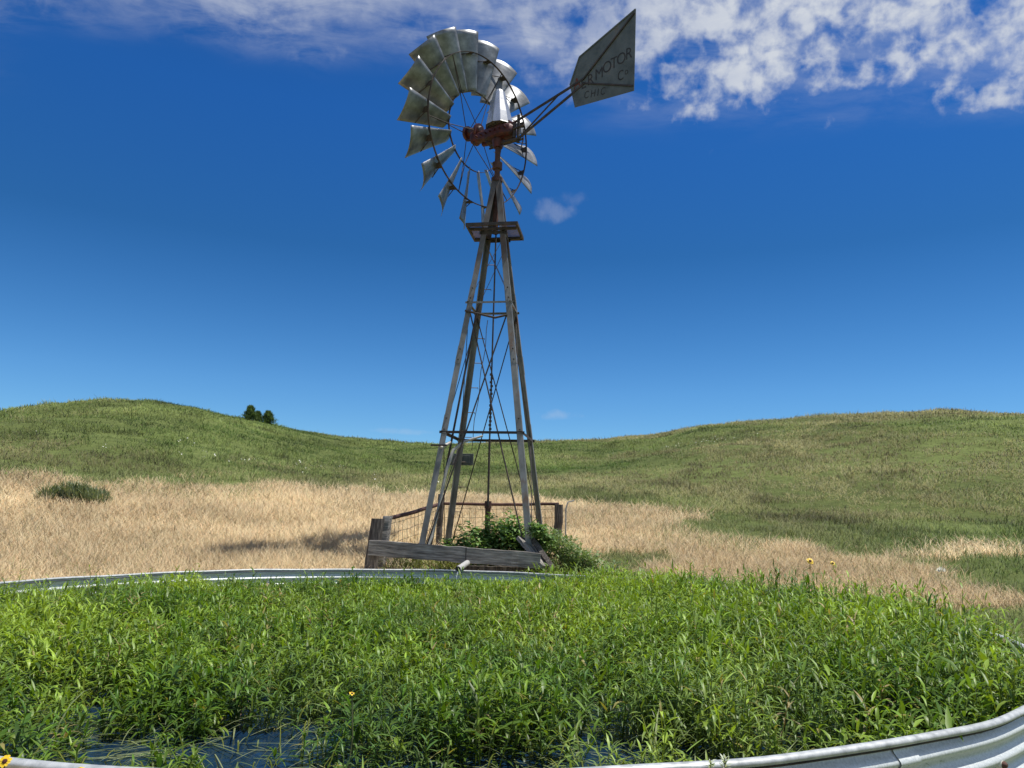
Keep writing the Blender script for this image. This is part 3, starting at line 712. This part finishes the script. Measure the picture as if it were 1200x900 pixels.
def blade(i):
    t0 = 2*PI*(i+.4)/NB; nr_, nc = 14, 11; r0, r1 = RI-.02, RW
    vs = []
    jit = rng.normal(0, R(1.2)); bulge = 1+rng.normal(0, .06)
    for a_ in range(nr_+1):
        u = a_/nr_
        beta = R(49)-R(16)*u+jit
        wch = .22+(.475-.22)*u
        for c_ in range(nc+1):
            s = c_/nc-.5
            r_ = r0+(r1-r0)*u+(-.015*(2*s)**2*u)            # arched outer edge
            camber = (.25-s*s)*4*.115*wch*bulge
            lt = s*wch*math.cos(beta)-camber*math.sin(beta)*SGN*0
            la = s*wch*math.sin(beta)*PS+camber*CS
            lt = s*wch*math.cos(beta)-camber*CS*PS*math.sin(beta)
            la = s*wch*math.sin(beta)*PS+camber*CS*math.cos(beta)
            cen = HUB+e1*(r_*math.cos(t0))+e2*(r_*math.sin(t0))
            tang = -e1*math.sin(t0)+e2*math.cos(t0)
            vs.append(cen+tang*lt+a3*la)
    fs = [(a_*(nc+1)+c_, (a_+1)*(nc+1)+c_, (a_+1)*(nc+1)+c_+1, a_*(nc+1)+c_+1) for a_ in range(nr_) for c_ in range(nc)]
    b = MB(); b.add(vs, fs, True); o = b.build('blade', M_galv, wh)
    so_ = o.modifiers.new('thickness', 'SOLIDIFY'); so_.thickness = .003; so_.offset = 0
    # triangular bracket holding the blade to the outer ring
    tang = -e1*math.sin(t0)+e2*math.cos(t0); cen = wp(RO, t0)
    be = R(49)-R(16)*((RO-r0)/(r1-r0)); w2 = .19
    p_a = cen-tang*(w2*math.cos(be))-a3*(w2*math.sin(be)*PS); p_b = cen+tang*(w2*math.cos(be))+a3*(w2*math.sin(be)*PS)
    pm = wp(RO-.0, t0, -.15)
    bk = MB(); off = (-a3)*.010
    bk.tube([p_a+off, pm], .007, 5); bk.tube([pm, p_b+off], .007, 5)
    er = (cen-HUB).normalized()
    tri = [pm+tang*.05, pm-tang*.05, cen-a3*.012+tang*.03, cen-a3*.012-tang*.03]
    bk.add([q+er*.002 for q in (tri[0], tri[1], tri[3], tri[2])]+[q-er*.002 for q in (tri[0], tri[1], tri[3], tri[2])], [(0, 1, 2, 3), (7, 6, 5, 4), (0, 4, 5, 1), (2, 6, 7, 3), (1, 5, 6, 2), (3, 7, 4, 0)])
    # rib band following the blade's camber
    bk.build('blade_bracket', M_dark, wh)
PS, CS, SGN = 1, -1, 1
for i in range(NB): blade(i)

# gearbox: rounded casting from hub to behind the mast
gb = MB()
def sect(c, hw, hh, n_=12, p_=3.2):
    out_ = []
    for k_ in range(n_):
        t = 2*PI*k_/n_; cx, cy = math.cos(t), math.sin(t)
        out_.append(c+e1*(hw*math.copysign(abs(cx)**(2/p_), cx))+Vector((0, 0, 1))*(hh*math.copysign(abs(cy)**(2/p_), cy)))
    return out_
def loft(b, secs):
    n_ = len(secs[0]); vs = [v_ for s_ in secs for v_ in s_]
    fs = [(i*n_+k_, i*n_+(k_+1) % n_, (i+1)*n_+(k_+1) % n_, (i+1)*n_+k_) for i in range(len(secs)-1) for k_ in range(n_)]
    b.add(vs, fs, True); b.add(secs[0], [tuple(range(n_))]); b.add(secs[-1], [tuple(range(n_))[::-1]])
st = [(-.30, .05, .06, -.02), (-.27, .10, .09, -.02), (-.12, .14, .105, 0), (.10, .14, .105, 0), (.16, .11, .09, 0), (.26, .085, .085, .03), (.40, .075, .075, .05), (.44, .10, .10, .06), (.48, .10, .10, .06), (.50, .07, .07, .06)]
loft(gb, [sect(HEAD+ah*q[0]+Vector((0, 0, q[3])), q[1], q[2]) for q in st])
for (q, s_) in ((.20, .035), (.33, .03), (-.2, .04)): gb.box(HEAD+ah*q+Vector((0, 0, .10)), (.09, .07, s_*2), Matrix.Rotation(AZ, 3, 'Z'))
for k_ in range(7):
    q = -.22+.09*k_; gb.box(HEAD+ah*q+Vector((0, 0, .085+.02*(k_ % 2))), (.035+.02*(k_ % 3), .20-.02*(k_ % 2), .05), Matrix.Rotation(AZ, 3, 'Z'))
    for sgn in (-1, 1): gb.tube([HEAD+ah*q+e1*(sgn*.11), HEAD+ah*q+e1*(sgn*.165)], .016, 6)
gb.box(HEAD+ah*.0+Vector((0, 0, -.08)), (.10, .42, .05), Matrix.Rotation(AZ, 3, 'Z')); gb.box(HEAD+ah*.28+e1*.05+Vector((0, 0, -.03)), (.06, .12, .10), Matrix.Rotation(AZ+.3, 3, 'Z'))
gb.tube([HEAD+Vector((0, 0, -.22)), HEAD+Vector((0, 0, -.10))], [.07, .10], 12)
gbo = gb.build('gearbox', M_red, mill, .006)
# underframe / furl lever bits
uf = MB()
uf.bar(HEAD+ah*.15+Vector((0, 0, -.15)), HEAD-ah*.42+Vector((0, 0, -.19)), .03, .05); uf.bar(HEAD+ah*.25+e1*.1+Vector((0, 0, -.12)), HEAD-ah*.4+e1*.1+Vector((0, 0, -.15)), .025, .02)
uf.tube([HEAD-ah*.30+Vector((0, 0, -.15)), HEAD-ah*.30+Vector((0, 0, .08))], .03, 8); uf.tube([HEAD-ah*.42+e1*.06+Vector((0, 0, -.02)), HEAD-ah*.42+e1*.06+Vector((0, 0, -.20)), HEAD-ah*.40+e1*.04+Vector((0, 0, -.33))], .010, 6)
uf.tube([HEAD-ah*.2-e1*.05+Vector((0, 0, -.04)), HEAD-ah*.48+Vector((0, 0, .0))], .016, 6)
uf.build('furl_lever', M_dark, mill)
# hood: tapered helmet
hd = MB(); hs_ = []
for (z_, hx, hy, sh) in ((.10, .205, .215, 0), (.115, .20, .21, 0), (.30, .165, .175, .01), (.50, .12, .13, .02), (.66, .085, .09, .025), (.70, .06, .07, .025), (.712, .02, .03, .025)):
    ring_ = []
    for k_ in range(10):
        t = 2*PI*(k_+.3)/10; cx, cy = math.cos(t), math.sin(t); p_ = 2.3
        ring_.append(HEAD+ah*(-.02+sh+hx*math.copysign(abs(cx)**(2/p_), cx))+e1*(hy*math.copysign(abs(cy)**(2/p_), cy))+Vector((0, 0, z_)))
    hs_.append(ring_)
loft(hd, hs_); hd.sm = [False]*len(hd.sm); hdo = hd.build('hood', M_silver, mill, .012)
# tail
VD = Vector((math.sin(R(48)), -math.cos(R(48)), 0)); VO = Vector((-.227, 10.60, 6.95)); VN = Vector((VD.y, -VD.x, 0))  # VN towards the camera side?
if VN.y > 0: VN = -VN
def vp(s, z, o=0): return VO+VD*s+Vector((0, 0, z))+VN*o
tb = MB()
tb.bar(vp(.02, -.02), vp(1.50, .225), .03, .022); tb.bar(vp(.30, -.27), vp(1.50, .15), .03, .022); tb.bar(vp(.30, -.27), vp(1.05, .15), .016, .016)
for s_ in (.92, 1.0): tb.bar(vp(s_, .13), vp(s_, -.02), .02, .012)
tb.tube([vp(.30, -.33), vp(.30, .10)], .025, 8)
tb.build('tail_boom', M_dark, mill)
outl = [(1.33, -.15), (2.285, -.26), (2.315, .90), (1.40, .59), (1.24, .21)]
vm = MB(); vm.add([vp(s, z, .003) for s, z in outl]+[vp(s, z, -.003) for s, z in outl], [tuple(range(5)), tuple(range(9, 4, -1))]+[(i, (i+1) % 5, 5+(i+1) % 5, 5+i) for i in range(5)])
vo = vm.build('tail_vane', M_vane, mill)
vb = MB(); vb.bar(vp(1.46, .20, .012), vp(2.30, .84, .012), .022, .014); vb.build('vane_brace', M_dark, vo)
vb = MB(); vb.bar(vp(1.46, .16, .012), vp(2.27, -.19, .012), .020, .014); vb.build('vane_brace', M_dark, vo)
vb = MB(); vb.bar(vp(1.245, .215, .006), vp(1.40, .575, .006), .02, .008); vb.bar(vp(1.40, .575, .008), vp(2.31, .888, .008), .02, .008); vb.bar(vp(2.305, -.25, .006), vp(2.305, .88, .006), .014, .008); vb.build('vane_edge', M_vane, vo)
def letter(ch, s, z, size, rot, m, wscale=.8):
    cu = bpy.data.curves.new('t', 'FONT'); cu.body = ch; cu.size = size*1.36; cu.align_x = 'CENTER'; cu.align_y = 'CENTER'; cu.offset = 0
    to = bpy.data.objects.new('t', cu); C.objects.link(to); bpy.context.view_layer.update()
    me = bpy.data.meshes.new_from_object(to.evaluated_get(bpy.context.evaluated_depsgraph_get()))
    bpy.data.objects.remove(to); bpy.data.curves.remove(cu)
    xs = [v_.co.x for v_ in me.vertices]; ys = [v_.co.y for v_ in me.vertices]; cx, cy = (min(xs)+max(xs))/2, (min(ys)+max(ys))/2
    for v_ in me.vertices:
        a_, b_ = (v_.co.x-cx)*wscale, v_.co.y-cy
        a_, b_ = a_*math.cos(rot)-b_*math.sin(rot), a_*math.sin(rot)+b_*math.cos(rot)
        v_.co = vp(s+a_, z+b_, .0055)
    me.name = 'letter'; o = link('letter', me, m, vo); return o
for ch, s, z, q, rt, m_ in (('A', 1.365, .20, .17, .1, M_redletter), ('E', 1.48, .155, .17, .05, M_letter), ('R', 1.60, .17, .17, .04, M_letter), ('M', 1.735, .20, .17, .03, M_letter), ('O', 1.865, .245, .17, .02, M_letter), ('T', 1.975, .26, .17, 0, M_letter), ('O', 2.09, .275, .17, -.02, M_letter), ('R', 2.215, .30, .17, -.03, M_letter)):
    letter(ch, s, z, q, rt, m_)
letter('C', 2.08, .035, .15, 0, M_letter, .7); letter('o', 2.17, .045, .10, 0, M_letter)
for ch, s, z in (('C', 1.53, -.035), ('H', 1.64, -.055), ('I', 1.72, -.07), ('C', 1.80, -.085)): letter(ch, s, z, .11, -.12, M_letter)
# control box on the rear left leg + clamp on the front left leg + bent pale pipe
b = MB(); pc = tw(-half(2.05)+.06, half(2.05)+.05, 2.07); b.box(pc, (.36, .03, .17), Matrix.Rotation(YAW, 3, 'Z')); b.box(pc+Vector((-.02, -.02, 0)), (.30, .012, .12), Matrix.Rotation(YAW, 3, 'Z'))
b.build('metal_plate', M_vane, mill, .004)
b = MB(); pc = tw(-half(2.1), -half(2.1), 2.16); b.bar(pc+tv(-.09, -.03), pc+tv(.13, -.03), .02, .03); b.build('clamp', M_dark, mill)
b = MB(); b.tube([tw(-half(.6)+.06, -half(.6)+.05, .62), (-.985, 10.15, .98), (-.90, 10.2, 1.45), (-.84, 10.25, 1.85), (-.76, 10.3, 2.12), (-.62, 10.35, 2.24), (-.38, 10.4, 2.33)], [.018, .02, .021, .022, .024, .02, .014], 8)
b.build('bent_pipe', M_palewood, mill)
b = MB(); b.tube([tw(-half(2.2)+.03, -half(2.2)-.02, 2.13), (-.80, 10.28, 2.22)], .02, 6); b.build('pipe_arm', M_palewood, mill)

# well standpipe
wl = empty('well_pipe', (TX+.015, TY+.05, .6), 'rusty red brown well standpipe below the pump rod', 'well pipe')
b = MB(); b.tube([(TX+.015, TY+.05, .5), (TX+.015, TY+.05, 1.40)], .038, 12); b.build('casing', M_rust, wl)
b = MB(); b.tube([(TX+.015, TY+.05, 1.36), (TX+.015, TY+.05, 1.46)], .050, 12); b.build('coupling', M_rust, wl)

# -------------------------------------------------------------- timber barrier
tbx = empty('timber_barrier', (-.7, 9.6, .5), 'weathered grey plank barrier behind the tank rim, sloping on its right side', 'barrier')
def timber(name, p0, p1, hgt, th, m, parent, sag=0, normal=(0, 1, 0)):
    p0, p1 = Vector(p0), Vector(p1); d_ = p1-p0; ln = d_.length; k = 24
    ny = Vector(normal); ny = (ny-d_*ny.dot(d_)/d_.length_squared).normalized(); nz_ = d_.normalized().cross(ny)
    if nz_.z < 0: nz_ = -nz_
    b = MB(); vs = []
    for i in range(k+1):
        c0 = Vector(((i/k-.5)*ln, 0, 0)); j1, j2, j3 = [rng.normal(0, .0028) for _ in range(3)]
        for (sy, sz) in ((-1, -1), (1, -1), (1, 1), (-1, 1)):
            vs.append((c0.x, sy*th/2+j1, sz*hgt/2+(j2 if sz > 0 else j3)))
    fs = [(i*4+q, i*4+(q+1) % 4, i*4+4+(q+1) % 4, i*4+4+q) for i in range(k) for q in range(4)]+[(3, 2, 1, 0), (k*4, k*4+1, k*4+2, k*4+3)]
    b.add(vs, fs)
    me = bpy.data.meshes.new(name); me.from_pydata(b.v, [], b.f); me.update(); me.materials.append(m)
    o = bpy.data.objects.new(name, me); C.objects.link(o)
    mt = Matrix((d_.normalized(), ny, nz_)).transposed().to_4x4(); mt.translation = (p0+p1)/2
    o.parent = parent; bpy.context.view_layer.update(); o.matrix_parent_inverse = parent.matrix_world.inverted(); o.matrix_basis = mt
    bv = o.modifiers.new('bevel', 'BEVEL'); bv.width = .004; bv.segments = 2; bv.limit_method = 'ANGLE'
    return o
timber('plank', (-1.70, 9.62, .838), (.40, 9.52, .738), .185, .06, M_wood, tbx)
b = MB(); b.box((-.505, 9.535, .775), (.012, .008, .20)); b.build('strap', M_dark, tbx)
timber('lower_plank', (-.62, 9.66, .585), (.46, 9.60, .585), .14, .06, M_wood2, tbx)
timber('side_plank', (.17, 9.90, .99), (.47, 9.50, .66), .16, .05, M_wood, tbx, normal=(.45, -.3, 1))
timber('side_rail', (.25, 9.90, 1.07), (.56, 9.44, .64), .05, .06, M_wood2, tbx, normal=(1, .2, .5))
def post(name, p0, p1, w_, d_, m, parent):
    b = MB(); k = 10; vs = []; p0, p1 = Vector(p0), Vector(p1)
    for i in range(k+1):
        c0 = p0.lerp(p1, i/k); j = [rng.normal(0, .003) for _ in range(2)]
        for t in range(8):
            a_ = 2*PI*(t+.5)/8; vs.append(c0+Vector((w_/2*1.08*math.copysign(abs(math.cos(a_))**.6, math.cos(a_))+j[0], d_/2*1.08*math.copysign(abs(math.sin(a_))**.6, math.sin(a_))+j[1], 0)))
    fs = [(i*8+q, i*8+(q+1) % 8, i*8+8+(q+1) % 8, i*8+8+q) for i in range(k) for q in range(8)]+[tuple(range(7, -1, -1)), tuple(range(k*8, k*8+8))]
    b.add(vs, fs); return b.build(name, m, parent, .003)
post('post', (-1.70, 9.72, .35), (-1.635, 9.78, 1.19), .15, .12, M_wood2, tbx)
post('post', (-1.60, 9.84, .4), (-1.53, 9.88, 1.225), .11, .12, M_wood, tbx)

# wire pen fence around the tower
pf = empty('pen_fence', (-.2, 11.8, .8), 'rusty pipe rail and wire mesh fence around the back of the tower', 'fence')
FL, BL, BR = Vector((-1.55, 9.93, 1.19)), Vector((-1.02, 11.8, 1.43)), Vector((.76, 11.8, 1.47))
post('post', (BL.x-.02, BL.y, .6), (BL.x-.01, BL.y+.0, 1.57), .085, .085, M_wood2, pf)
post('post', (BR.x-.02, BR.y, .6), (BR.x, BR.y, 1.46), .12, .12, M_wood2, pf)
b = MB(); b.tube([(BR.x+.10, BR.y-.1, .75), (BR.x+.10, BR.y-.1, 1.40), (BR.x+.13, BR.y-.1, 1.50), (BR.x+.22, BR.y-.1, 1.52)], .012, 6); b.build('wire_stub', M_palewood, pf)
def rail(p0, p1, r_):
    b = MB(); k = 10; b.tube([p0.lerp(p1, i/k)+Vector((0, 0, rng.normal(0, .003)-.012*math.sin(PI*i/k))) for i in range(k+1)], r_, 8); b.build('rail', M_rust, pf)
rail(FL, BL, .027); rail(BL, BR, .024)
def wires(p0, p1, hgt, nx, nz_):
    b = MB()
    for i in range(nx+1):
        q = p0.lerp(p1, i/nx); b.tube([q+Vector((0, 0, -.03)), q+Vector((rng.normal(0, .01), 0, -hgt*.5)), q+Vector((rng.normal(0, .01), 0, -hgt))], .0032, 4)
    for j in range(nz_):
        zz_ = -.08-(hgt-.1)*j/(nz_-1)
        b.tube([p0.lerp(p1, i/8)+Vector((0, 0, zz_+rng.normal(0, .006))) for i in range(9)], .0032, 4)
    b.build('wire_panel', M_wire, pf)
wires(FL, BL, .62, 15, 5); wires(BL, BR, .62, 17, 5)

# outlet pipe with dripping water
op = empty('outlet_pipe', (-.5, 9.4, .7), 'short white pipe under the plank dripping water into the tank', 'pipe')
b = MB(); P0, P1 = Vector((-.47, 9.62, .70)), Vector((-.565, 9.06, .645)); d_ = (P1-P0).normalized()
b.tube([P0, P1], .034, 16, False); b.tube([P1, P0], .028, 16, False); b.build('spout', M_pvc, op)
b = MB(); b.tube([P0.lerp(P1, .955), P0.lerp(P1, .956)], .0285, 12); b.build('bore', M_dark, op)
wa, nta, outa = mat('falling_water'); pp = N(nta, 'ShaderNodeBsdfPrincipled'); pp.inputs['Base Color'].default_value = (.7, .75, .8, 1); pp.inputs['Roughness'].default_value = .1; pp.inputs['Transmission Weight'].default_value = .6
nta.links.new(pp.outputs[0], outa.inputs[0])
b = MB(); b.tube([P1+Vector((0, .01, -.028)), P1+Vector((-.012, -.03, -.08)), P1+Vector((-.016, -.045, -.15)), P1+Vector((-.018, -.05, -.215))], [.010, .007, .006, .008], 6)
b.build('water_stream', wa, op)

# --------------------------------------------------------------------- flowers
def flower(loc, hgt, rad_, label, lean=(0, 0), tilt=(R(50), 0), petals=9, disc=True, facing=None):
    x_, y_ = loc; z0 = (gz(x_, y_) if math.hypot(x_-TC[0], y_-TC[1]) > TR else WZ-.02)
    root = empty('yellow_flower', (x_, y_, z0), label, 'flower')
    top_ = Vector((x_+lean[0], y_+lean[1], hgt))
    b = MB(); b.tube([(x_, y_, z0), ((x_+top_.x)/2+.01, (y_+top_.y)/2, (z0+hgt)/2), top_], [.003, .0025, .002], 6); b.build('stem', M_stem, root)
    nrm = Vector(facing or (0, -.8, .6)).normalized(); u_ = nrm.orthogonal().normalized(); v_ = nrm.cross(u_)
    b = MB()
    for i in range(petals):
        t = 2*PI*i/petals+rng.normal(0, .08); dd = u_*math.cos(t)+v_*math.sin(t); sd2 = nrm.cross(dd)
        rr_ = rad_*rng.uniform(.85, 1.08); vs = []
        for (q, w_) in ((.2, .12), (.5, .26), (.8, .28), (1., .14)):
            for s_ in (-1, 0, 1): vs.append(top_+dd*rr_*q+sd2*(s_*w_*rr_)+nrm*(.02*rr_ if s_ else -.04*rr_)-nrm*(q*q*.12*rr_))
        b.add(vs, [(k_*3+c_, k_*3+c_+1, k_*3+c_+4, k_*3+c_+3) for k_ in range(3) for c_ in range(2)], True)
    b.build('petals', M_yellow, root)
    b = MB(); b.tube([top_-nrm*.001, top_+nrm*rad_*.10, top_+nrm*rad_*.2], [rad_*.40, rad_*.36, rad_*.16], 12); b.build('flower_disc', M_brown, root)
    v, f, per = ribbons(np.array([[x_, y_, z0+.05+k_*.07] for k_ in range(4)]), np.array([1., 3., 5., 2.]), np.full(4, .7), np.full(4, .8), np.full(4, .09), np.full(4, .012), 3, [.4, 1, .8, .1], fold=np.full(4, .3))
    npmesh('leaf', v, f, M_leaf, np.full((len(v), 3), .12)*np.array([.8, 1.3, .3]), root)
flower((-1.165, 1.93), .648, .015, 'yellow flower with maroon centre at bottom left by the near rim', petals=9)
flower((-.99, 1.93), .635, .013, 'half hidden small yellow flower just outside the near rim', petals=8, facing=(0, -.2, 1))
flower((-.515, 2.75), .64, .011, 'single yellow bloom among the water plants inside the tank', petals=6, facing=(.3, -.3, .9))
flower((3.835, 10.), .80, .045, 'taller yellow sunflower standing in the dry grass at right', petals=10, lean=(.02, 0))
flower((4.14, 10.), .78, .035, 'smaller paler yellow flower right of the tall sunflower', petals=8)
# small tan thistle bloom in the grass on the right
root = empty('white_flower', (5.24, 9.5, gz(5.24, 9.5)), 'single white blossom in mixed grass at far right', 'flower')
b = MB(); b.tube([(5.24, 9.5, gz(5.24, 9.5)), (5.24, 9.5, .74)], .004, 6); b.build('stem', M_stem, root)
b = MB()
for i in range(26):
    a_ = i*2.4; e_ = math.acos(1-i/26); dd = Vector((math.cos(a_)*math.sin(e_), math.sin(a_)*math.sin(e_), math.cos(e_))); c0 = Vector((5.24, 9.5, .74)); q = dd.orthogonal().normalized()*.012
    b.add([c0+q*.5, c0-q*.5, c0+dd*.055-q, c0+dd*.055+q], [(0, 1, 2, 3)])
b.build('petals', M_cream, root)

# pale fuzzy seed stems standing outside the near rim
M_fuzz = leafmat('fuzzy_stem', .3, .7, .2)
def fuzzy(x_, y_, top_, label):
    z0 = gz(x_, y_); root = empty('woolly_weed', (x_, y_, z0), label, 'weed', 'pale weeds outside the near rim')
    b = MB(); lx = rng.normal(0, .012); b.tube([(x_, y_, z0), (x_+lx*.5, y_, (z0+top_)/2), (x_+lx, y_, top_)], [.003, .0025, .0015], 6); b.build('stem', M_stem, root)
    n = 260; t = rng.random(n)**.8; a_ = rng.uniform(0, 2*PI, n); zz_ = top_-t*.16
    P_ = np.stack([x_+lx*(1-t)+.004*np.cos(a_), y_+.004*np.sin(a_), zz_], -1)
    v, f, per = ribbons(P_, PI/2-a_, rng.uniform(.3, 1.2, n), rng.uniform(0, .8, n), rng.uniform(.006, .016, n), rng.uniform(.003, .006, n), 2, [.7, 1, .3])
    npmesh('leaf', v, f, M_fuzz, np.repeat(lerp((.40, .46, .30), (.8, .82, .7), rng.random(n)), per, 0), root)
fuzzy(.285, 1.86, .66, 'short pale woolly weed, leftmost outside the near rim')
fuzzy(.355, 1.88, .675, 'pale woolly weed second from left outside the near rim')
fuzzy(.44, 1.90, .665, 'pale woolly weed in the middle outside the near rim')
fuzzy(.487, 1.90, .70, 'tall pale woolly weed second from right outside the near rim')
fuzzy(.515, 1.91, .705, 'tallest pale woolly weed, rightmost outside the near rim')

# a little green growth on the near ground outside the tank
x, y = polar_pts(9000, .9, 5.0, -80, 80); d = np.hypot(x-TC[0], y-TC[1]); keep = d > TR+.03; x, y = x[keep], y[keep]; n = len(x)
v, f, per = ribbons(np.stack([x, y, terrain(x, y)-.01], -1), rng.uniform(-PI, PI, n), R(85)-rng.random(n)*R(35), rng.uniform(.1, 1., n), rng.uniform(.10, .30, n), rng.uniform(.003, .006, n), 3, [.8, 1, .8, .1])
tag(npmesh('short_grass', v, f, M_grass, np.repeat(lerp((.07, .10, .03), (.28, .24, .12), rng.random(n)), per, 0)), 'short mixed grass on the ground in front of the tank', 'grass', kind='stuff')

# --------------------------------------------------------------------- render
sc.view_settings.view_transform = 'Standard'; sc.view_settings.look = 'None'; sc.view_settings.exposure = 0; sc.view_settings.gamma = 1
sc.cycles.max_bounces = 6; sc.cycles.transparent_max_bounces = 4
